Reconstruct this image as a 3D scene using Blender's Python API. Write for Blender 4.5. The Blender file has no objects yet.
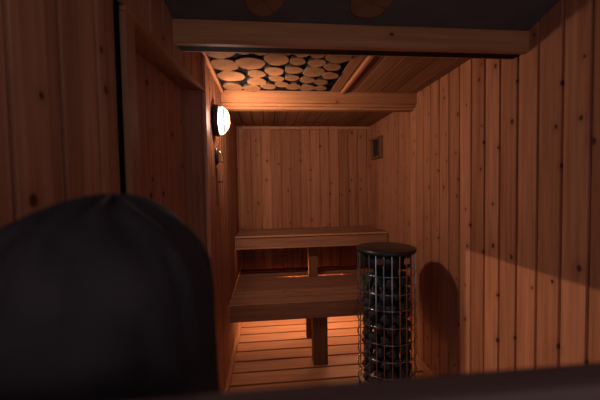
import bpy, bmesh, math, random
from mathutils import Vector, Matrix, noise
random.seed(7)
scene = bpy.context.scene
COL = scene.collection
CZ = 1.46                      # eye height above the floor

# ------------------------------------------------------------------ helpers
def obj(name, bm, mats, parent=None, smooth=False):
    me = bpy.data.meshes.new(name)
    bm.normal_update()
    bm.to_mesh(me); bm.free()
    if not isinstance(mats, (list, tuple)): mats = [mats]
    for m in mats: me.materials.append(m)
    if smooth:
        for p in me.polygons: p.use_smooth = True
    o = bpy.data.objects.new(name, me)
    COL.objects.link(o)
    if parent is not None: o.parent = parent
    return o

def tag(o, label, cat, group=None, kind=None):
    o['label'] = label; o['category'] = cat
    if group: o['group'] = group
    if kind: o['kind'] = kind
    return o

def thing(name, label, cat, loc=(0, 0, 0), group=None):
    o = bpy.data.objects.new(name, None); COL.objects.link(o)
    o.empty_display_size = .05; o.location = loc
    return tag(o, label, cat, group)

def struct(name, bm, m, parent=None, smooth=False):
    o = obj(name, bm, m, parent, smooth)
    o['kind'] = 'structure'
    return o

def box(bm, lo, hi, bev=0.0, mi=0, M=None):
    t = bmesh.new()
    r = bmesh.ops.create_cube(t, size=1)
    for v in t.verts:
        v.co = Vector([(lo[i] + hi[i]) / 2 + v.co[i] * (hi[i] - lo[i]) for i in range(3)])
    if bev > 0:
        bmesh.ops.bevel(t, geom=t.edges[:], offset=bev, segments=2, profile=.6, affect='EDGES')
    merge(bm, t, mi, M)

def merge(bm, t, mi=0, M=None):
    mp = {}
    for v in t.verts:
        mp[v] = bm.verts.new(M @ v.co if M is not None else v.co)
    for f in t.faces:
        try:
            nf = bm.faces.new([mp[v] for v in f.verts]); nf.material_index = mi; nf.smooth = f.smooth
        except ValueError: pass
    t.free()

def lathe(bm, prof, seg=48, center=(0, 0, 0), M=None, mi=0, cap=True):
    """prof: list of (radius, z)"""
    c = Vector(center); rings = []
    for r, z in prof:
        ring = []
        for k in range(seg):
            a = 2 * math.pi * k / seg
            p = c + Vector((r * math.cos(a), r * math.sin(a), z))
            ring.append(bm.verts.new(M @ p if M is not None else p))
        rings.append(ring)
    for i in range(len(rings) - 1):
        for k in range(seg):
            f = bm.faces.new([rings[i][k], rings[i][(k + 1) % seg], rings[i + 1][(k + 1) % seg], rings[i + 1][k]])
            f.material_index = mi; f.smooth = True
    if cap:
        for ring, flip in ((rings[0], True), (rings[-1], False)):
            try:
                f = bm.faces.new(ring[::-1] if flip else ring); f.material_index = mi
            except ValueError: pass

def tube(bm, pts, rad, seg=8, closed=False, mi=0):
    pts = [Vector(p) for p in pts]; n = len(pts); rings = []
    for i in range(n):
        a = pts[(i - 1) % n] if (closed or i > 0) else pts[i]
        b = pts[(i + 1) % n] if (closed or i < n - 1) else pts[i]
        t = (b - a).normalized()
        ref = Vector((0, 0, 1)) if abs(t.z) < .9 else Vector((1, 0, 0))
        x = t.cross(ref).normalized(); y = x.cross(t).normalized()
        r = rad[i] if isinstance(rad, (list, tuple)) else rad
        rings.append([bm.verts.new(pts[i] + x * r * math.cos(2 * math.pi * k / seg) + y * r * math.sin(2 * math.pi * k / seg)) for k in range(seg)])
    for i in range(n if closed else n - 1):
        A, B = rings[i], rings[(i + 1) % n]
        for k in range(seg):
            f = bm.faces.new([A[k], A[(k + 1) % seg], B[(k + 1) % seg], B[k]]); f.smooth = True; f.material_index = mi
    if not closed:
        bm.faces.new(rings[0][::-1]); bm.faces.new(rings[-1])

# ------------------------------------------------------------------ materials
class NT:
    def __init__(s, name):
        s.m = bpy.data.materials.new(name); s.m.use_nodes = True
        s.t = s.m.node_tree; s.b = s.t.nodes['Principled BSDF']
    def n(s, typ, **kw):
        nd = s.t.nodes.new(typ)
        for k, v in kw.items(): setattr(nd, k, v)
        return nd
    def l(s, a, b): s.t.links.new(a, b)
    def math(s, op, a, b=None, c=None, clamp=False):
        nd = s.n('ShaderNodeMath', operation=op, use_clamp=clamp)
        for i, v in enumerate((a, b, c)):
            if v is None: continue
            if isinstance(v, (int, float)): nd.inputs[i].default_value = v
            else: s.l(v, nd.inputs[i])
        return nd.outputs[0]
    def mix(s, fac, a, b, blend='MIX'):
        nd = s.n('ShaderNodeMix', data_type='RGBA', blend_type=blend)
        for key, v in ((0, fac), (6, a), (7, b)):
            if isinstance(v, (int, float)): nd.inputs[key].default_value = v
            elif isinstance(v, tuple): nd.inputs[key].default_value = (*v, 1) if len(v) == 3 else v
            else: s.l(v, nd.inputs[key])
        return nd.outputs[2]
    def xyz(s, x, y, z):
        nd = s.n('ShaderNodeCombineXYZ')
        for i, v in enumerate((x, y, z)):
            if isinstance(v, (int, float)): nd.inputs[i].default_value = v
            else: s.l(v, nd.inputs[i])
        return nd.outputs[0]

def wood(name, across, along, pitch=0.0, off=0.0, light=(.46, .192, .10), dark=(.28, .105, .052),
         seed=0.0, knots=.46, rough=.58, vary=.6):
    """planed softwood boards; across / along = object axes (0,1,2)."""
    w = NT(name)
    tc = w.n('ShaderNodeTexCoord'); sp = w.n('ShaderNodeSeparateXYZ'); w.l(tc.outputs['Object'], sp.inputs[0])
    U, V = sp.outputs[across], sp.outputs[along]; T = sp.outputs[3 - across - along]
    if pitch > 0:
        idx = w.math('FLOOR', w.math('DIVIDE', w.math('SUBTRACT', U, off), pitch))
    else:
        oi = w.n('ShaderNodeObjectInfo'); idx = w.math('MULTIPLY', oi.outputs['Random'], 50.0)
    wn = w.n('ShaderNodeTexWhiteNoise', noise_dimensions='1D'); w.l(w.math('ADD', idx, seed), wn.inputs['W'])
    rnd = wn.outputs['Value']
    z = w.math('MULTIPLY', idx, 3.71)
    g1 = w.n('ShaderNodeTexNoise', noise_dimensions='4D'); g1.inputs['Scale'].default_value = 1; g1.inputs['Detail'].default_value = 4
    w.l(w.xyz(w.math('MULTIPLY', U, 55), w.math('MULTIPLY', V, 2.2), w.math('MULTIPLY', T, 30)), g1.inputs['Vector']); w.l(z, g1.inputs['W'])
    g2 = w.n('ShaderNodeTexNoise', noise_dimensions='4D'); g2.inputs['Scale'].default_value = 1; g2.inputs['Detail'].default_value = 3
    w.l(w.xyz(w.math('MULTIPLY', U, 260), w.math('MULTIPLY', V, 4), w.math('MULTIPLY', T, 120)), g2.inputs['Vector']); w.l(z, g2.inputs['W'])
    mr = w.n('ShaderNodeMapRange'); mr.inputs[1].default_value = .34; mr.inputs[2].default_value = .66
    w.l(w.math('ADD', w.math('MULTIPLY', g1.outputs[0], .7), w.math('MULTIPLY', g2.outputs[0], .3)), mr.inputs[0])
    c = w.mix(mr.outputs[0], dark, light)
    # board to board tint
    tint = w.mix(rnd, (1 - .42 * vary, 1 - .5 * vary, 1 - .55 * vary), (1 + .12 * vary, 1 + .1 * vary, 1 + .08 * vary))
    c = w.mix(1.0, c, tint, 'MULTIPLY')
    if knots > 0:
        vo = w.n('ShaderNodeTexVoronoi', voronoi_dimensions='2D', feature='F1'); vo.inputs['Scale'].default_value = 1
        w.l(w.xyz(w.math('ADD', w.math('MULTIPLY', U, 8.3), seed * 1.7), w.math('MULTIPLY', V, 6.2), 0.0), vo.inputs['Vector'])
        cs = w.n('ShaderNodeSeparateColor'); w.l(vo.outputs['Color'], cs.inputs[0])
        gate = w.math('LESS_THAN', cs.outputs[0], knots)
        size = w.math('ADD', w.math('MULTIPLY', cs.outputs[1], .06), .05)
        k = w.math('SUBTRACT', 1.0, w.math('DIVIDE', vo.outputs['Distance'], size), clamp=True)
        k = w.math('MULTIPLY', w.math('MULTIPLY', k, 2.2, clamp=True), gate)
        halo = w.math('MULTIPLY', w.math('SUBTRACT', 1.0, w.math('DIVIDE', vo.outputs['Distance'], w.math('MULTIPLY', size, 3.2)), clamp=True), gate)
        c = w.mix(w.math('MULTIPLY', halo, .35), c, (.16, .05, .02))
        c = w.mix(w.math('MULTIPLY', k, .9), c, (.05, .02, .013))
    w.l(c, w.b.inputs['Base Color'])
    w.b.inputs['Roughness'].default_value = rough; w.b.inputs['Specular IOR Level'].default_value = .06
    bp = w.n('ShaderNodeBump'); bp.inputs['Strength'].default_value = .12; bp.inputs['Distance'].default_value = .002
    w.l(g2.outputs[0], bp.inputs['Height']); w.l(bp.outputs[0], w.b.inputs['Normal'])
    return w.m

def plain(name, col, rough=.5, metal=0.0, noise_amt=0.0, scale=30, bump=0.0, spec=None):
    w = NT(name)
    w.b.inputs['Roughness'].default_value = rough; w.b.inputs['Metallic'].default_value = metal
    if spec is not None: w.b.inputs['Specular IOR Level'].default_value = spec
    nz = w.n('ShaderNodeTexNoise'); nz.inputs['Scale'].default_value = scale; nz.inputs['Detail'].default_value = 5
    tc = w.n('ShaderNodeTexCoord'); w.l(tc.outputs['Object'], nz.inputs['Vector'])
    lo = tuple(c * (1 - noise_amt) for c in col); hi = tuple(min(1, c * (1 + noise_amt)) for c in col)
    w.l(w.mix(nz.outputs[0], lo, hi), w.b.inputs['Base Color'])
    if bump:
        bp = w.n('ShaderNodeBump'); bp.inputs['Strength'].default_value = bump; bp.inputs['Distance'].default_value = .004
        w.l(nz.outputs[0], bp.inputs['Height']); w.l(bp.outputs[0], w.b.inputs['Normal'])
    return w.m

def emit(name, col, strength):
    w = NT(name)
    w.b.inputs['Base Color'].default_value = (*col, 1)
    w.b.inputs['Emission Color'].default_value = (*col, 1)
    w.b.inputs['Emission Strength'].default_value = strength
    return w.m

# ------------------------------------------------------------------ room layout
AX = -.335            # left wall plane
BX = 1.208            # right wall plane
BY = 3.65             # back wall plane
YC = 1.78             # where the left wall turns outwards towards the viewer
FL = .096             # its flare
Z0 = 0.0
ZC = CZ + .74         # ceiling
ZB = CZ + .70         # ceiling over the upper bench
def lx(y):            # left wall surface at depth y
    return AX if y >= YC else AX - FL * (YC - y)
def ceil_front(y):    # sloping ceiling nearer than the front beam
    return CZ + .70 + .30 * (1.38 - y)
def wall_top(y):
    return (ceil_front(y) if y < 1.42 else ZC) + .03

m_right = wood('pine_boards_right', 1, 2, pitch=.1175, off=1.087 - 10 * .1175, seed=3)
m_left = wood('pine_boards_left', 1, 2, pitch=.1, off=0.0, seed=11, light=(.42, .18, .10), dark=(.28, .11, .058))
m_back = wood('pine_boards_back', 0, 2, pitch=.112, off=-.29, seed=23, vary=.85, knots=.3)
m_floor = wood('duckboard_floor', 1, 0, pitch=.1655, off=2.34 - 20 * .1655, seed=5, knots=.05, light=(.48, .215, .11), dark=(.32, .13, .062))
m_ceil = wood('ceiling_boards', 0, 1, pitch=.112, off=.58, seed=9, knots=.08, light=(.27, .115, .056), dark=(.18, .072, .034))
m_beam = wood('beam_wood', 2, 0, seed=2, knots=.05, light=(.44, .19, .085), dark=(.31, .12, .05))
m_trimz = wood('trim_upright', 0, 2, seed=4, knots=.0, light=(.58, .27, .16), dark=(.45, .20, .11))
m_trimy = wood('trim_along', 0, 1, seed=4, knots=.0, light=(.47, .20, .09), dark=(.35, .14, .06))
m_frame = wood('door_frame_wood', 0, 2, seed=6, knots=.0, light=(.34, .14, .075), dark=(.23, .09, .048))
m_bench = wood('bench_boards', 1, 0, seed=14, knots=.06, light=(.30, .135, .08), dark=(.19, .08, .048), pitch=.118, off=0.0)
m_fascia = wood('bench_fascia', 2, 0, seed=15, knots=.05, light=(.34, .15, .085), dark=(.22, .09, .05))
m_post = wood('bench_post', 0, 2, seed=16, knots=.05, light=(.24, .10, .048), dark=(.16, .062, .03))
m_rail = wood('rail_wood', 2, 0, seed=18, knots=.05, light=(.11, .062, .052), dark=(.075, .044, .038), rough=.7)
m_door = wood('door_boards', 1, 2, pitch=.115, off=.985, seed=31, light=(.44, .19, .115), dark=(.31, .128, .075))
m_gap_shade = plain('gap_shade_brown', (.022, .013, .010), .9, 0, .2, 20, 0, .05)  # brown tone holding the shade of the gap behind the front beam
m_ceil_shade = plain('shade_toned_ceiling', (.075, .055, .052), .9, 0, .4, 14, .3)  # front bay's shade behind the beam is put into this dark colour
m_black = plain('black_metal', (.010, .010, .012), .38, .1, .2, 40)
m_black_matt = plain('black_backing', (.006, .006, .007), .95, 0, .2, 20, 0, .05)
m_steel = plain('brushed_steel', (.42, .41, .40), .2, 1.0, .1, 90)
m_stone = plain('sauna_stone', (.034, .036, .038), .7, 0, .7, 14, .8)
m_core = plain('heater_core', (.02, .02, .022), .6, .4, .3, 30)
m_brass = plain('brass', (.75, .46, .16), .3, 1.0, .1, 60)
m_vent = plain('vent_hole', (.012, .008, .006), .9, 0, .3, 20)
m_hair = plain('dark_hair', (.025, .018, .0175), .75, 0, .6, 26, .3, .1)
m_skin = plain('skin', (.48, .27, .19), .5, 0, .12, 12)
m_shirt = plain('dark_cotton', (.02, .02, .025), .85, 0, .25, 60, .2)
m_eye = plain('eye_white', (.75, .73, .7), .2)

def board_wall(bm, edges, zlo, ztop, P, N, groove=.0034, depth=.014, mi=0, bev=.0045):
    """vertical boards between successive edges (parameter s); P(s) -> (x,y), N = inward normal (x,y)."""
    nx, ny = N
    for a, b in zip(edges[:-1], edges[1:]):
        sg = 1 if b > a else -1
        prof = [(a, depth), (a + sg * groove, depth), (a + sg * (groove + bev), 0), (b - sg * (groove + bev), 0), (b - sg * groove, depth), (b, depth)]
        lo, hi = [], []
        for s, d in prof:
            x, y = P(s); x -= nx * d; y -= ny * d
            zt = ztop(s) if callable(ztop) else ztop
            zl = zlo(s) if callable(zlo) else zlo
            lo.append(bm.verts.new((x, y, zl))); hi.append(bm.verts.new((x, y, zt)))
        for i in range(5):
            f = bm.faces.new([lo[i], lo[i + 1], hi[i + 1], hi[i]]); f.material_index = mi

# ---- right wall
bm = bmesh.new()
e, y = [], 1.087 - 12 * .1175
while y < BY + .1: e.append(y); y += .1175
board_wall(bm, e, -.02, wall_top, lambda s: (BX, s), (-1, 0))
box(bm, (BX + .012, e[0], -.02), (BX + .06, BY + .06, 2.6))
struct('wall_right', bm, m_right)

# ---- left wall: far stretch, and the near stretch that turns outwards with the doorway in it
DY0, DY1, DZ = 1.05, 1.76, CZ + .527     # doorway
nl = Vector((1, -FL)).normalized()
def PN(s): return (lx(s), s)
bm = bmesh.new()
e, y = [], YC
while y < BY + .1: e.append(y); y += .098
board_wall(bm, e, -.02, ZC + .03, PN, (1, 0))
near = [.955, .865, .739, .615, .49, .365, .24, .12, 0, -.14, -.28]
board_wall(bm, near, -.02, wall_top, PN, tuple(nl))
ab = [YC, 1.70, 1.60, 1.50, 1.39, 1.28, 1.17, 1.06, .957]
board_wall(bm, ab, DZ + .012, wall_top, PN, tuple(nl))
# backing behind the boards, leaving the doorway free
def slab(bm, y0, y1, z0, z1, d0=.012, d1=.05):
    v = []
    for yy in (y0, y1):
        for d in (d0, d1):
            for zz in (z0, z1):
                v.append(bm.verts.new((lx(yy) - d, yy, zz)))
    for q in ((0, 1, 3, 2), (4, 6, 7, 5), (0, 4, 5, 1), (2, 3, 7, 6), (0, 2, 6, 4), (1, 5, 7, 3)):
        bm.faces.new([v[i] for i in q])
slab(bm, YC, BY + .06, -.02, ZC + .04)
slab(bm, -.28, .953, -.02, 2.75)
slab(bm, .953, .997, -.02, 2.6, .085, .11)
slab(bm, .953, YC, DZ + .02, 2.5)
struct('wall_left', bm, m_left)

# ---- doorway: frame, head and reveals, and the recessed boarded door with a low glass pane
RD = .105                                # depth of the reveal
bm = bmesh.new()
def quadbox(bm, y0, y1, z0, z1, d0, d1, mi=0):
    """box following the flared wall; d measured outwards from the room (negative = proud of the wall)."""
    v = []
    for yy in (y0, y1):
        for d in (d0, d1):
            for zz in (z0, z1):
                v.append(bm.verts.new((AX - FL * (YC - yy) - d, yy, zz)))
    for q in ((0, 1, 3, 2), (4, 6, 7, 5), (0, 4, 5, 1), (2, 3, 7, 6), (0, 2, 6, 4), (1, 5, 7, 3)):
        f = bm.faces.new([v[i] for i in q]); f.material_index = mi
quadbox(bm, DY1, YC - .002, 0, DZ, .010, RD + .03)
quadbox(bm, DY0 - .052, DY0, 0, DZ, -.006, RD + .03)
quadbox(bm, DY0 - .052, YC - .002, DZ, DZ + .05, .010, RD + .03)
struct('trim_1', bm, m_frame)
bm = bmesh.new()                          # slim lit batten along the head of the doorway
quadbox(bm, DY0 - .052, YC - .002, DZ - .002, DZ + .014, -.008, .012)
struct('trim_2', bm, m_trimy)
bm = bmesh.new(); quadbox(bm, .957, .996, 0, 2.5, .010, .07)   # black strip that paints the shade into the gap beside the frame
struct('shade_strip_door', bm, m_black_matt)
PZ0, PZ1 = .16, CZ - .447                 # glass pane heights
bm = bmesh.new()
dy = [DY0 + k * (DY1 - DY0) / 7 for k in range(8)]
board_wall(bm, dy, PZ1, DZ + .01, lambda s: (AX - FL * (YC - s) - RD, s), tuple(nl), groove=.003, bev=.004)
quadbox(bm, DY0, DY1, PZ1, DZ + .01, RD + .012, RD + .04)
quadbox(bm, DY0, DY1, 0.01, PZ0, RD, RD + .04)
quadbox(bm, DY0, DY0 + .02, PZ0, PZ1, RD, RD + .04)
quadbox(bm, DY1 - .02, DY1, PZ0, PZ1, RD, RD + .04)
door = struct('door_1', bm, m_door)
g = NT('clear_glass')
tr = g.n('ShaderNodeBsdfTransparent'); gl = g.n('ShaderNodeBsdfGlossy'); gl.inputs['Roughness'].default_value = .02
fr = g.n('ShaderNodeFresnel'); fr.inputs[0].default_value = 1.45; mx = g.n('ShaderNodeMixShader')
g.l(fr.outputs[0], mx.inputs[0]); g.l(tr.outputs[0], mx.inputs[1]); g.l(gl.outputs[0], mx.inputs[2])
g.l(mx.outputs[0], g.t.nodes['Material Output'].inputs['Surface'])
bm = bmesh.new(); quadbox(bm, DY0 + .02, DY1 - .02, PZ0, PZ1, RD + .015, RD + .021)
obj('glass_pane', bm, g.m, door)
bm = bmesh.new()
tube(bm, [(lx(1.08) - RD + .002, 1.08, 1.30), (lx(1.08) - RD + .045, 1.08, 1.30), (lx(1.08) - RD + .045, 1.08, 1.12), (lx(1.08) - RD + .002, 1.08, 1.12)], .011)
obj('door_handle', bm, m_post, door)

# ---- back wall
bm = bmesh.new()
e, x = [], -.402
while x < BX + .1: e.append(x); x += .112
board_wall(bm, e, -.02, ZB + .05, lambda s: (s, BY), (0, -1))
box(bm, (-.42, BY + .012, -.02), (BX + .08, BY + .06, ZB + .1))
struct('wall_back', bm, m_back)

# ---- floor: boards across the room with open gaps over a dark slab
bm = bmesh.new()
y = 2.34 - 16 * .1655
while y < BY:
    box(bm, (-.55, y + .010, -.034), (BX + .02, y + .1655 - .010, 0), .003)
    y += .1655
box(bm, (-.6, -.45, -.07), (BX + .06, BY + .06, -.035), 0, 1)
struct('floor', bm, [m_floor, m_black_matt])

# ---- ceiling: sloping front bay, boarded middle bay, lower bay over the upper bench
bm = bmesh.new()
y0 = -.3
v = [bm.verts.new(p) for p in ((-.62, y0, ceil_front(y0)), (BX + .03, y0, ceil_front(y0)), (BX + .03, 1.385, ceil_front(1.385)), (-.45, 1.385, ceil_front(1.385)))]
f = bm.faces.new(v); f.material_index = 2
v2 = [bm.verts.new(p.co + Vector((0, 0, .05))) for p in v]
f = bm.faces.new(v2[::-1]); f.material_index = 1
x = .578
xe = [AX - .03, .578] + [.578 + .1085 * k for k in range(1, 7)]
for k in range(1, len(xe) - 1):
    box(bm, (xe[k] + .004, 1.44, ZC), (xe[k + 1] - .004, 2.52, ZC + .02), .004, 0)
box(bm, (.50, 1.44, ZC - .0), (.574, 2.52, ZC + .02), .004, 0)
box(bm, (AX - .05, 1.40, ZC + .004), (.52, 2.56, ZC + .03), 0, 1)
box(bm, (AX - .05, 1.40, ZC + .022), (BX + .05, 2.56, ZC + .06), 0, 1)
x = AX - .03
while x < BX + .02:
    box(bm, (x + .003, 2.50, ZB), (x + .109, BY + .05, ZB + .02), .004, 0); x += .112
box(bm, (AX - .05, 2.50, ZB + .021), (BX + .05, BY + .06, ZB + .08), 0, 1)
struct('ceiling', bm, [m_ceil, m_black_matt, m_ceil_shade])

# ---- beams and trims
bm = bmesh.new()
box(bm, (lx(1.38) - .01, 1.375, CZ + .603), (BX + .01, 1.405, CZ + .70), .004)
struct('trim_3', bm, m_beam)
bm = bmesh.new()
box(bm, (lx(1.47) - .01, 1.468, CZ + .609), (BX + .01, 1.480, CZ + .76), .003)
struct('trim_4', bm, m_beam)
bm = bmesh.new(); box(bm, (lx(1.42) - .01, 1.404, CZ + .609), (BX + .01, 1.469, CZ + .76))  # solid dark strip imitating the shaded gap behind the front beam
struct('shade_strip_beam', bm, m_gap_shade)
bm = bmesh.new()
box(bm, (AX - .01, 2.48, CZ + .655), (BX + .01, 2.53, ZC + .01), .004)
box(bm, (AX - .01, 2.505, CZ + .635), (BX + .01, 2.56, CZ + .657), .004)
box(bm, (AX - .01, 2.53, CZ + .615), (BX + .01, 2.60, CZ + .637), .004)
struct('trim_6', bm, m_beam)
bm = bmesh.new(); box(bm, (AX, 1.455, ZC - .022), (AX + .022, 2.48, ZC + .002), .003)
struct('trim_7', bm, m_trimy)
bm = bmesh.new(); box(bm, (.583, 1.455, ZC - .02), (.607, 2.48, ZC + .002), .003)
struct('trim_8', bm, m_trimy)
# frame round the back wall
bm = bmesh.new()
box(bm, (-.30, BY - .018, ZB - .035), (BX, BY + .002, ZB - .012), .003)
box(bm, (-.305, BY - .018, CZ - .45), (-.283, BY + .002, ZB - .012), .003)
box(bm, (-.28, BY - .012, CZ - .45), (-.268, BY + .002, ZB - .035), .002)
struct('trim_9', bm, m_trimz)
bm = bmesh.new(); box(bm, (AX, YC + .004, 0), (AX + .028, BY, .05), .004)
struct('baseboard_left', bm, m_trimy)
bm = bmesh.new(); box(bm, (BX - .022, -.2, 0), (BX, BY, .05), .004)
struct('baseboard_right', bm, m_trimy)
# edge strip at the far side of the doorway
bm = bmesh.new(); box(bm, (AX - .004, YC + .002, 0), (AX + .012, YC + .05, ZC), .004)
struct('trim_10', bm, m_trimz)

# ------------------------------------------------------------------ log slices on the ceiling
def log_mat():
    w = NT('log_slice_end_grain')
    tc = w.n('ShaderNodeTexCoord'); oi = w.n('ShaderNodeObjectInfo')
    sp = w.n('ShaderNodeSeparateXYZ'); w.l(tc.outputs['Object'], sp.inputs[0])
    r = w.math('SQRT', w.math('ADD', w.math('POWER', sp.outputs[0], 2), w.math('POWER', sp.outputs[1], 2)))
    nz = w.n('ShaderNodeTexNoise'); nz.inputs['Scale'].default_value = 22; w.l(tc.outputs['Object'], nz.inputs['Vector'])
    rr = w.math('ADD', r, w.math('MULTIPLY', nz.outputs[0], .018))
    ring = w.math('ADD', w.math('MULTIPLY', w.math('SINE', w.math('MULTIPLY', rr, 780)), .5), .5)
    c = w.mix(w.math('MULTIPLY', ring, .45), (.27, .118, .052), (.14, .055, .023))
    ang = w.math('ARCTAN2', sp.outputs[1], sp.outputs[0])
    crack = w.math('LESS_THAN', w.math('ABSOLUTE', w.math('SUBTRACT', ang, w.math('SUBTRACT', w.math('MULTIPLY', oi.outputs['Random'], 6), 3.0))), .06)
    c = w.mix(w.math('MULTIPLY', crack, .75), c, (.12, .045, .02))
    pith = w.math('LESS_THAN', rr, .017)
    c = w.mix(w.math('MULTIPLY', pith, .6), c, (.10, .04, .018))
    blot = w.n('ShaderNodeTexNoise'); blot.inputs['Scale'].default_value = 9; blot.inputs['Detail'].default_value = 4; w.l(tc.outputs['Object'], blot.inputs['Vector'])
    c = w.mix(w.math('MULTIPLY', w.math('SUBTRACT', blot.outputs[0], .42, clamp=True), 2.2, clamp=True), c, (.13, .052, .022))
    c = w.mix(oi.outputs['Random'], w.mix(1.0, c, (.68, .74, .7), 'MULTIPLY'), c)
    w.l(c, w.b.inputs['Base Color']); w.b.inputs['Roughness'].default_value = .8; w.b.inputs['Specular IOR Level'].default_value = .1
    return w.m
m_log = log_mat()
m_bark = plain('bark', (.05, .022, .012), .9, 0, .5, 60, .6)
def log_mesh(seed):
    rs = random.Random(seed); bm = bmesh.new(); n = 40
    ph = [rs.uniform(0, 6.28) for _ in range(4)]
    def rad(a): return 1 + .045 * math.sin(2 * a + ph[0]) + .03 * math.sin(3 * a + ph[1]) + .018 * math.sin(5 * a + ph[2]) + .01 * math.sin(9 * a + ph[3])
    rings = []
    for fr_, z in ((1.0, 0.0), (1.0, -.013), (.965, -.016), (.6, -.016), (.25, -.016)):
        rings.append([bm.verts.new((fr_ * rad(a) * math.cos(a), fr_ * rad(a) * math.sin(a), z)) for a in [2 * math.pi * k / n for k in range(n)]])
    for i in range(4):
        for k in range(n):
            f = bm.faces.new([rings[i][k], rings[i + 1][k], rings[i + 1][(k + 1) % n], rings[i][(k + 1) % n]])
            f.material_index = 1 if i == 0 else 0
    bm.faces.new(rings[4][::-1]); bm.faces.new(rings[0])
    return bm
def log_slice(x, y, z, r, seed, label, rot=None, group='log slices on the ceiling', sy=1.13):
    bm = log_mesh(seed)
    for v in bm.verts: v.co.x *= r; v.co.y *= r * sy
    o = obj('log_slice', bm, [m_log, m_bark]); o.location = (x, y, z)
    if rot: o.rotation_euler = rot
    tag(o, label, 'wood slice', group)
rows = [
 ('ceiling row along the front beam', [(-.239, 1.755, .083), (-.116, 1.738, .044), (-.026, 1.732, .05), (.108, 1.735, .045), (.201, 1.752, .048), (.293, 1.768, .042), (.417, 1.80, .073)]),
 ('second ceiling row from the front beam', [(-.241, 1.945, .083), (-.085, 1.915, .083), (.065, 1.848, .073), (.188, 1.868, .049), (.304, 1.888, .052), (.41, 1.945, .052)]),
 ('middle ceiling row', [(-.222, 2.135, .086), (-.055, 2.085, .060), (.058, 2.035, .062), (.177, 2.005, .055), (.308, 2.035, .074), (.425, 2.095, .056)]),
 ('ceiling row one before the rear beam', [(-.06, 2.235, .066), (.075, 2.165, .052), (.178, 2.150, .048), (.285, 2.185, .052), (.385, 2.225, .05)]),
 ('ceiling row against the rear beam', [(-.235, 2.36, .072), (-.10, 2.39, .066), (.02, 2.335, .055), (.115, 2.285, .050), (.20, 2.335, .055), (.305, 2.355, .060), (.405, 2.362, .044)]),
]
ordn = ['leftmost', 'second from the left', 'third from the left', 'fourth from the left', 'fifth from the left', 'sixth from the left', 'rightmost']
sd = 100
for rname, items in rows:
    for k, (x, y, r) in enumerate(items):
        pos = 'rightmost' if k == len(items) - 1 else ordn[k]
        size = 'large' if r > .07 else ('small' if r < .051 else 'medium')
        sd += 1
        log_slice(x, y, ZC + .004, r, sd, f'{size} log slice, {pos} in the {rname}')
for k, (x, y, r, lab) in enumerate(((.0, 1.275, .075, 'dim log slice on the sloping ceiling above the front beam, left of two'),
                                    (.425, 1.265, .08, 'dim log slice on the sloping ceiling above the front beam, right of two'))):
    log_slice(x, y, ceil_front(y) + .009, r, 300 + k, lab, (math.atan(-.30), 0, 0), 'log slices on the sloping ceiling', 1.0)

# ------------------------------------------------------------------ benches
def bench(name, label, y0, y1, x0, x1, ztop, slats, fascia_h, posts, group, highlights=()):
    t = thing(name, label, 'bench', ((x0 + x1) / 2, (y0 + y1) / 2, 0), group)
    loc = Vector(t.location)
    def rel(o): o.location = -loc; return o
    bm = bmesh.new(); w = (y1 - y0 - .028) / slats
    for k in range(slats):
        a = y0 + .028 + k * w
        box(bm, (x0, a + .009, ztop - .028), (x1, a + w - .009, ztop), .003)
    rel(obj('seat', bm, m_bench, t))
    bm = bmesh.new(); box(bm, (x0, y0, ztop - fascia_h), (x1, y0 + .028, ztop + .001), .004)
    rel(obj('front_board', bm, m_fascia, t))
    for zz in highlights:
        bm = bmesh.new(); box(bm, (x0, y0 - .012, zz - .007), (x1, y0 - .0005, zz + .007), .004)  # paler strip imitating the lamp's light caught along the bench edge
        rel(obj('edge_highlight', bm, m_trimy, t))
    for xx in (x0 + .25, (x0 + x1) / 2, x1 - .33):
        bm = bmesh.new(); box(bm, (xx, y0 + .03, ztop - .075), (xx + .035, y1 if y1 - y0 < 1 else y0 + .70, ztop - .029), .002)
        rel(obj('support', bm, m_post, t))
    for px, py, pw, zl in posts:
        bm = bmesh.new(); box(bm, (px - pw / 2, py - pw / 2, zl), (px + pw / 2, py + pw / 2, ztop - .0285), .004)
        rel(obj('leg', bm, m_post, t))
    return t
LBZ, UBZ = CZ - .918, CZ - .464
bench('sauna_bench', 'low brown plank bench behind the heater, its front board lit along the lower edge', 2.50, 3.62, AX + .012, BX - .035,
      LBZ, 9, .135, [(.403, 2.585, .118, 0), (.375, 3.04, .06, 0)], 'stepped sauna benches')
bench('sauna_bench', 'high upper plank bench against the back wall', 3.10, 3.63, AX + .012, BX - .015,
      UBZ, 4, .128, [(.446, 3.25, .092, LBZ + .0015)], 'stepped sauna benches', (UBZ - .008, UBZ - .120))
NBZ = .58
nb = bench('seat_bench', 'wide plank bench in the foreground that the dark-haired person sits on', .26, .72, -.40, BX - .03,
      NBZ, 4, .1, [(.0, .32, .08, 0), (.6, .32, .08, 0), (1.1, .32, .08, 0), (.0, .66, .08, 0), (.6, .66, .08, 0), (1.1, .66, .08, 0)], None)

# rail across the foreground
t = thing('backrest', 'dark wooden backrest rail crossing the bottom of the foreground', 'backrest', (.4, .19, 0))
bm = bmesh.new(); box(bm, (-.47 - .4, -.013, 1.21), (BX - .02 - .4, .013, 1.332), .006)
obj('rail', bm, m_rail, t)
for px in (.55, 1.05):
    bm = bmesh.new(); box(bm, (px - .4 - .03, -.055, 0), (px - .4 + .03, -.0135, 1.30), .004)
    obj('upright', bm, m_rail, t)

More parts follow.
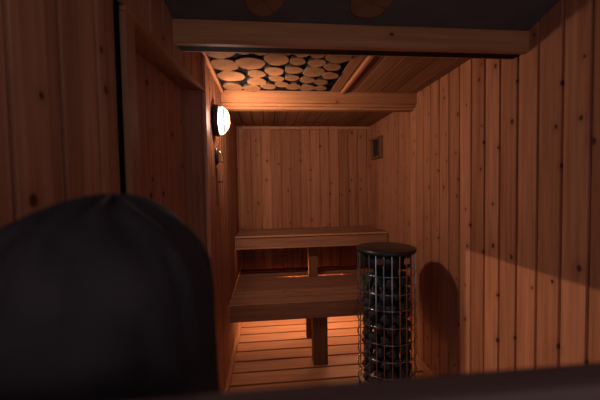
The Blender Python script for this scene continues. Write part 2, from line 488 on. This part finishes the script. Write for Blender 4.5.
# ------------------------------------------------------------------ heater
HX, HY, HR, HT = .815, 2.15, .196, CZ - .425
st = thing('sauna_heater', 'tall cylindrical black sauna heater with a steel grille beside the right wall', 'heater', (HX, HY, 0))
bm = bmesh.new()
lathe(bm, [(.0, HT), (.165, HT), (.178, HT - .004), (.196, HT - .002), (.203, HT - .008), (.204, HT - .02), (.200, HT - .030), (.0, HT - .034)], 64, cap=False)
obj('lid', bm, m_black, st)
bm = bmesh.new()
lathe(bm, [(.05, HT - .14), (.05, HT - .035)], 32)
lathe(bm, [(.168, HT - .125), (.176, HT - .034)], 64)
obj('collar', bm, m_black, st)
bm = bmesh.new(); lathe(bm, [(.0, .0), (.20, 0), (.20, .05), (.19, .06), (.0, .06)], 64, cap=False)
obj('base', bm, m_black, st)
bm = bmesh.new(); lathe(bm, [(.085, .0601), (.085, HT - .1405)], 32)
obj('core', bm, m_core, st)
NR = 24
for k in range(NR):
    a = 2 * math.pi * (k + .35) / NR
    bm = bmesh.new()
    M = Matrix.Rotation(a, 4, 'Z')
    box(bm, (HR - .003, -.0034, .05), (HR + .001, .0034, HT - .03), .001, 0, M)
    obj('grille_bar', bm, m_steel, st)
for k, rz in enumerate((-.589, -.707, -.812, -.925, -1.037, -1.150, -1.26, -1.365)):
    bm = bmesh.new()
    tube(bm, [((HR + .0045) * math.cos(2 * math.pi * i / 64), (HR + .0045) * math.sin(2 * math.pi * i / 64), CZ + rz) for i in range(64)], .0028, 8, True)
    obj('grille_ring', bm, m_steel, st)
for a in (-1.2, -2.1):   # bright bracket plates under the lid
    bm = bmesh.new(); M = Matrix.Rotation(a, 4, 'Z')
    box(bm, (.197, -.024, HT - .085), (.2005, .024, HT - .045), .001, 0, M)
    obj('bracket', bm, m_steel, st)
# stones
stone_me = []
for s in range(7):
    rs = random.Random(500 + s); bm = bmesh.new()
    bmesh.ops.create_icosphere(bm, subdivisions=3, radius=1)
    o3 = Vector((rs.uniform(0, 50), rs.uniform(0, 50), rs.uniform(0, 50)))
    for v in bm.verts:
        n1 = noise.noise(v.co * 1.1 + o3); n2 = noise.noise(v.co * 2.8 + o3)
        v.co *= 1 + .42 * n1 + .20 * n2 + .07 * noise.noise(v.co * 6 + o3)
    big = max(v.co.length for v in bm.verts)
    for v in bm.verts: v.co /= big
    me = bpy.data.meshes.new('sauna_stone'); bm.to_mesh(me); bm.free()
    for p in me.polygons: p.use_smooth = True
    me.materials.append(m_stone); stone_me.append(me)
rs = random.Random(77)
z = .112; row = 0
while z < HT - .20:
    for k in range(10):
        a = -math.pi / 2 + (k - 4.5 + (.5 if row % 2 else 0)) * .62 - .12
        r = .136 + rs.uniform(-.003, .003)
        o = bpy.data.objects.new('sauna_stone', stone_me[rs.randrange(7)])
        COL.objects.link(o)
        o.location = (HX + r * math.cos(a), HY + r * math.sin(a), z + rs.uniform(-.008, .008))
        o.rotation_euler = (rs.uniform(0, 6), rs.uniform(0, 6), rs.uniform(0, 6))
        q = rs.uniform(.0405, .0445); o.scale = (q, q * rs.uniform(.85, 1.0), q * rs.uniform(.85, 1.0))
        tag(o, 'dark grey stone packed behind the steel grille of the tall heater', 'stone', 'heater stones')
    z += .077; row += 1

# ------------------------------------------------------------------ wall lamp (bulkhead with wire guard)
PW, AW, LC = 11.0, 21.0, (1.0, .76, .60)
LY, LZ = 2.09, CZ + .435
lamp = thing('wall_lamp', 'lit oval bulkhead lamp with a white glass dome on the left wall', 'lamp', (AX, LY, LZ))
Mx = Matrix.Rotation(math.pi / 2, 4, 'Y')          # lathe axis z -> +x
Ms = Matrix.Diagonal((1, .86, 1.08, 1)) @ Mx
bm = bmesh.new(); lathe(bm, [(.0, .001), (.088, .001), (.092, .006), (.092, .032), (.088, .038), (.081, .038), (.081, .024), (.0, .024)], 48, M=Ms, cap=False)
obj('back_plate', bm, m_black, lamp)
dm = NT('lamp_glass')
em = dm.n('ShaderNodeEmission'); em.inputs[0].default_value = (.86, .91, 1.0, 1); em.inputs[1].default_value = .55
tp = dm.n('ShaderNodeBsdfTransparent'); lw_ = dm.n('ShaderNodeLayerWeight'); lw_.inputs[0].default_value = .35
dm.l(dm.mix(lw_.outputs['Facing'], (.80, .88, 1.0), (1.0, .93, .80)), em.inputs[0])
ad = dm.n('ShaderNodeAddShader'); dm.l(em.outputs[0], ad.inputs[0]); dm.l(tp.outputs[0], ad.inputs[1])
dm.l(ad.outputs[0], dm.t.nodes['Material Output'].inputs['Surface'])
bm = bmesh.new(); lathe(bm, [(.079, .036), (.079, .048), (.075, .064), (.063, .078), (.046, .087), (.024, .092), (.001, .094)], 48, M=Ms)
obj('glass_dome', bm, dm.m, lamp)
pl = bpy.data.lights.new('bulb', 'POINT'); pl.energy = PW; pl.color = LC; pl.shadow_soft_size = .06
po = bpy.data.objects.new('bulb', pl); COL.objects.link(po); po.location = (.060, 0, 0); po.parent = lamp
al = bpy.data.lights.new('led_disc', 'AREA'); al.shape = 'DISK'; al.size = .10; al.energy = AW; al.color = LC
ao = bpy.data.objects.new('led_disc', al); COL.objects.link(ao); ao.location = (.028, 0, 0); ao.rotation_euler = Vector((.66, .74, -.10)).to_track_quat('-Z', 'Y').to_euler(); ao.parent = lamp
bm = bmesh.new()
def arc(w):
    pts = []
    for i in range(17):
        a = math.pi * i / 16
        pts.append((.030 + .072 * math.sin(a) ** .8, 0, .092 * math.cos(a)))
    return pts
tube(bm, [(p[0], p[2] * .86, 0) for p in arc(0)], .0022, 6)
tube(bm, [(p[0], 0, p[2] * 1.0) for p in arc(0)], .0022, 6)
tube(bm, [(.072, .074 * .86 * math.cos(2 * math.pi * i / 40), .074 * 1.08 * math.sin(2 * math.pi * i / 40)) for i in range(40)], .0022, 6, True)
obj('wire_guard', bm, m_brass, lamp)

# small fittings under the lamp
hk = thing('wall_hook', 'black oval wall hook with a brass peg under the lit lamp', 'hook', (AX, 2.12, CZ + .21))
bm = bmesh.new(); lathe(bm, [(.0, .001), (.034, .001), (.036, .008), (.030, .020), (.0, .022)], 32, M=Matrix.Diagonal((1, .72, 1.6, 1)) @ Mx, cap=False)
obj('plate', bm, m_black, hk)
bm = bmesh.new(); tube(bm, [(.021, 0, .03), (.034, 0, .026), (.042, 0, .0), (.036, 0, -.028), (.045, 0, -.04)], [.006, .006, .006, .006, .008], 10)
obj('peg', bm, m_brass, hk)
pg = thing('wall_peg', 'tiny bright peg at the head of a dark strip below the oval hook', 'peg', (AX, 2.14, CZ + .045))
bm = bmesh.new(); box(bm, (.001, -.016, -.16), (.010, .012, .09), .003)
obj('strip', bm, m_post, pg)
bm = bmesh.new(); lathe(bm, [(.005, .0105), (.005, .028), (.009, .031), (.009, .039), (.0, .042)], 20, M=Mx)
obj('knob', bm, m_steel, pg)

# ------------------------------------------------------------------ small vent box on the right wall
vt = thing('wall_vent', 'small square wooden vent frame with a dark opening, high on the right wall', 'vent', (BX, 3.40, CZ + .42))
bm = bmesh.new()
for lo, hi in (((-.03, -.16, .085), (-.001, .16, .11)), ((-.03, -.16, -.12), (-.001, .16, -.095)), ((-.03, -.16, -.0945), (-.001, -.10, .0845)), ((-.03, .12, -.0945), (-.001, .16, .0845))):
    box(bm, lo, hi, .003)
obj('frame', bm, m_post, vt)
bm = bmesh.new(); box(bm, (-.010, -.0995, -.0945), (-.001, .1195, .0845))
obj('opening', bm, m_vent, vt)

# ------------------------------------------------------------------ light strip under the low bench
SY, SZ = 3.26, LBZ - .0285
ls = thing('light_strip', 'warm light strip fixed to the underside of the low bench', 'light', (.2, SY, SZ))
bm = bmesh.new()
box(bm, (-.48, -.020, -.008), (-.10, .020, 0), .001)
box(bm, (-.36, -.024, -.034), (.22, -.0205, 0), .001)
box(bm, (.58, -.020, -.008), (.90, .020, 0), .001)
obj('strip_baffle', bm, m_black, ls)  # unseen lip and covers, added to shape where the strip's light falls
m_strip = emit('strip_glow', (1.0, .66, .42), 135.0)
bm = bmesh.new(); box(bm, (-.47, -.008, -.017), (.89, .008, -.0085), .001)
obj('diffuser', bm, m_strip, ls)

# ------------------------------------------------------------------ person in the foreground, seen from behind
def skin_body():
    bm = bmesh.new(); sk = bm.verts.layers.skin.verify()
    V = {}
    def v(name, co, r, root=False):
        x = bm.verts.new(co); x[sk].radius = r if isinstance(r, tuple) else (r, r); x[sk].use_root = root; V[name] = x; return x
    def e(a, b): bm.edges.new((V[a], V[b]))
    cx = -.160
    v('pel', (cx, .40, .675), (.150, .095), True); v('wai', (cx, .385, .84), (.122, .085)); v('che', (cx, .375, 1.0), (.138, .092))
    v('sho', (cx, .365, 1.105), (.115, .07)); v('nk', (cx, .362, 1.175), .048); v('nk2', (cx, .365, 1.225), .046)
    v('hd', (cx, .372, 1.285), (.066, .078)); v('hd2', (cx, .365, 1.345), (.074, .088)); v('hd3', (cx, .362, 1.395), (.062, .07))
    for a, b in (('pel', 'wai'), ('wai', 'che'), ('che', 'sho'), ('sho', 'nk'), ('nk', 'nk2'), ('nk2', 'hd'), ('hd', 'hd2'), ('hd2', 'hd3')): e(a, b)
    for s, n in ((-1, 'l'), (1, 'r')):
        v('s' + n, (cx + s * .150, .365, 1.095), .05); v('el' + n, (cx + s * .175, .43, .85), .036); v('wr' + n, (cx + s * .115, .635, .775), .025)
        v('pa' + n, (cx + s * .108, .70, .765), (.034, .018)); v('pb' + n, (cx + s * .104, .735, .757), (.034, .014))
        e('sho', 's' + n); e('s' + n, 'el' + n); e('el' + n, 'wr' + n); e('wr' + n, 'pa' + n); e('pa' + n, 'pb' + n)
        for k, (off, ln) in enumerate(((-.027, .062), (-.009, .074), (.009, .070), (.026, .055))):
            p = 'pb' + n
            for j, (q, dz) in enumerate(((.012, 0), (.45, -.004), (.75, -.013), (1.0, -.026))):
                nm = f'f{n}{k}{j}'; v(nm, (cx + s * .104 + off, .742 + q * ln, .755 + dz), .0085 - .0006 * j); e(p, nm); p = nm
        p = 'pa' + n
        for j, (dx, dy) in enumerate(((.030, .008), (.045, .03), (.05, .052))):
            nm = f't{n}{j}'; v(nm, (cx + s * .108 - s * dx, .70 + dy, .760 - .004 * j), .0095 - .0006 * j); e(p, nm); p = nm
        v('hp' + n, (cx + s * .088, .44, .665), .082); v('kn' + n, (cx + s * .105, .82, .665), .056); v('ca' + n, (cx + s * .108, .855, .42), .048)
        v('an' + n, (cx + s * .11, .85, .10), .034); v('ft' + n, (cx + s * .115, .93, .045), (.040, .028)); v('to' + n, (cx + s * .12, 1.02, .032), (.038, .02))
        for a, b in (('pel', 'hp'), ('hp', 'kn'), ('kn', 'ca'), ('ca', 'an'), ('an', 'ft'), ('ft', 'to')):
            e(a if a == 'pel' else a + n, b + n)
    me = bpy.data.meshes.new('tmp'); bm.to_mesh(me); bm.free()
    o = bpy.data.objects.new('tmp', me); COL.objects.link(o)
    m1 = o.modifiers.new('s', 'SKIN'); m1.use_smooth_shade = True
    m2 = o.modifiers.new('u', 'SUBSURF'); m2.levels = 2; m2.render_levels = 2
    dg = bpy.context.evaluated_depsgraph_get(); dg.update()
    out = bmesh.new(); out.from_mesh(bpy.data.meshes.new_from_object(o.evaluated_get(dg)))
    bpy.data.objects.remove(o)
    return out
body = skin_body()
# face: brow, nose, lips and ears shaped in the same skin
def blob(bm, c, s, mi=0):
    t = bmesh.new(); bmesh.ops.create_uvsphere(t, u_segments=16, v_segments=10, radius=1)
    for q in t.verts: q.co = Vector((c[0] + q.co.x * s[0], c[1] + q.co.y * s[1], c[2] + q.co.z * s[2]))
    for f in t.faces: f.smooth = True
    merge(bm, t, mi)
pcx = -.160
blob(body, (pcx, .462, 1.318), (.013, .022, .027)); blob(body, (pcx, .446, 1.272), (.022, .012, .006)); blob(body, (pcx, .445, 1.263), (.020, .012, .006))
for s in (-1, 1): blob(body, (pcx + s * .078, .372, 1.322), (.009, .020, .031))
person = obj('person', body, m_skin, None, True)
tag(person, 'person in the foreground seen from behind, head of dark hair, seated and facing the benches', 'person')
for s in (-1, 1):
    bm = bmesh.new(); blob(bm, (pcx + s * .031, .440, 1.345), (.013, .012, .009)); obj('eye', bm, m_eye, person)
# clothing: a dark top and trousers as close shells
def shell(rings, bm):
    pr = None
    for (c, rx, ry) in rings:
        ring = [bm.verts.new((c[0] + rx * math.cos(2 * math.pi * k / 40), c[1] + ry * math.sin(2 * math.pi * k / 40), c[2])) for k in range(40)]
        if pr:
            for k in range(40):
                f = bm.faces.new([pr[k], pr[(k + 1) % 40], ring[(k + 1) % 40], ring[k]]); f.smooth = True
        pr = ring
bm = bmesh.new()
shell([((pcx, .42, .60), .185, .135), ((pcx, .405, .70), .180, .130), ((pcx, .39, .84), .155, .115), ((pcx, .38, 1.0), .172, .122), ((pcx, .37, 1.09), .165, .105), ((pcx, .366, 1.14), .10, .075), ((pcx, .364, 1.165), .066, .062)], bm)
for s in (-1, 1):
    tube(bm, [(pcx + s * .125, .366, 1.09), (pcx + s * .16, .375, 1.06), (pcx + s * .178, .415, .93), (pcx + s * .182, .432, .87)], [.07, .068, .056, .052], 20)
obj('shirt', bm, m_shirt, person)
# hair: full rounded bob, lofted level by level with fine strand grooves
def hair_mesh():
    bm = bmesh.new(); pr = None; n = 128
    # (z, left x, right x, front-back half depth)
    lv = [(1.4535, -.160, -.146, .014), (1.4515, -.173, -.137, .033), (1.447, -.188, -.126, .055), (1.439, -.208, -.112, .075), (1.429, -.229, -.098, .09),
          (1.416, -.248, -.085, .10), (1.40, -.266, -.073, .108), (1.375, -.290, -.062, .113), (1.345, -.300, -.058, .115), (1.31, -.311, -.056, .112),
          (1.27, -.312, -.056, .106), (1.235, -.310, -.056, .098), (1.205, -.305, -.058, .090), (1.18, -.295, -.066, .08)]
    rings = []
    for z, a, b, d in lv:
        ring = []
        for k in range(n):
            t = 2 * math.pi * k / n
            g_ = 1 + (.006 * math.sin(t * 37 + 3 * math.sin(t * 5)) + .005 * math.sin(t * 19 + z * 25)) * min(1, (1.456 - z) * 18)
            cy = .335
            g_ += .045 * noise.noise(Vector((math.cos(t) * 2.6, math.sin(t) * 2.6, z * 7))) + .025 * noise.noise(Vector((math.cos(t) * 9, math.sin(t) * 9, z * 5)))
            yy = cy + d * g_ * math.sin(t)
            ring.append(bm.verts.new(((a + b) / 2 + (b - a) / 2 * g_ * math.cos(t), yy, z + .004 * math.sin(t * 11 + z * 40))))
        rings.append(ring)
    for i in range(len(rings) - 1):
        for k in range(n):
            # leave the face free at the front below the fringe
            t = 2 * math.pi * (k + .5) / n
            if lv[i][0] < 1.385 and .55 < t % (2 * math.pi) < math.pi - .55: continue
            f = bm.faces.new([rings[i][k], rings[i + 1][k], rings[i + 1][(k + 1) % n], rings[i][(k + 1) % n]]); f.smooth = True
    bm.faces.new(rings[0])
    return bm
hair = obj('hair', hair_mesh(), m_hair, person)
sm = hair.modifiers.new('thick', 'SOLIDIFY'); sm.thickness = .012; sm.offset = -1

# ------------------------------------------------------------------ light
w = bpy.data.worlds.new('World'); scene.world = w; w.use_nodes = True
bg = w.node_tree.nodes['Background']; bg.inputs[0].default_value = (.96, .92, 1.08, 1); bg.inputs[1].default_value = .48  # added ambient fill, entering through the open rear of the room
# lamp in the next room, shining in through the low pane of the door
ld = bpy.data.lights.new('changing_room_lamp', 'SPOT'); ld.energy = 150; ld.color = (1.0, .72, .52); ld.shadow_soft_size = .012
ld.spot_size = math.radians(75); ld.spot_blend = .2
lo = bpy.data.objects.new('changing_room_lamp', ld); COL.objects.link(lo); lo.location = (-2.4, 1.62, CZ - .50)
lo.rotation_euler = (Vector((BX, 1.3, .7)) - Vector(lo.location)).to_track_quat('-Z', 'Y').to_euler()

# ------------------------------------------------------------------ camera
cd = bpy.data.cameras.new('camera'); cam = bpy.data.objects.new('camera', cd); COL.objects.link(cam)
r = Vector((0.9947737843754858, -0.10056955752510795, -0.01763184671208417)); u = Vector((0.02150709563401472, 0.03757980161440512, 0.9990621619038583))
fw = Vector((0.09981263826121307, 0.9942200574368966, -0.039546360559604816))
cam.matrix_world = Matrix(((r.x, u.x, -fw.x, 0), (r.y, u.y, -fw.y, 0), (r.z, u.z, -fw.z, CZ), (0, 0, 0, 1)))
cd.sensor_width = 36; cd.lens = 19.108; cd.clip_start = .02
cd.dof.use_dof = True; cd.dof.focus_distance = 2.6; cd.dof.aperture_fstop = 3.2
scene.camera = cam
vs = scene.view_settings
vs.view_transform = 'Standard'; vs.look = 'None'; vs.gamma = 1; vs.use_curve_mapping = False; vs.exposure = 0
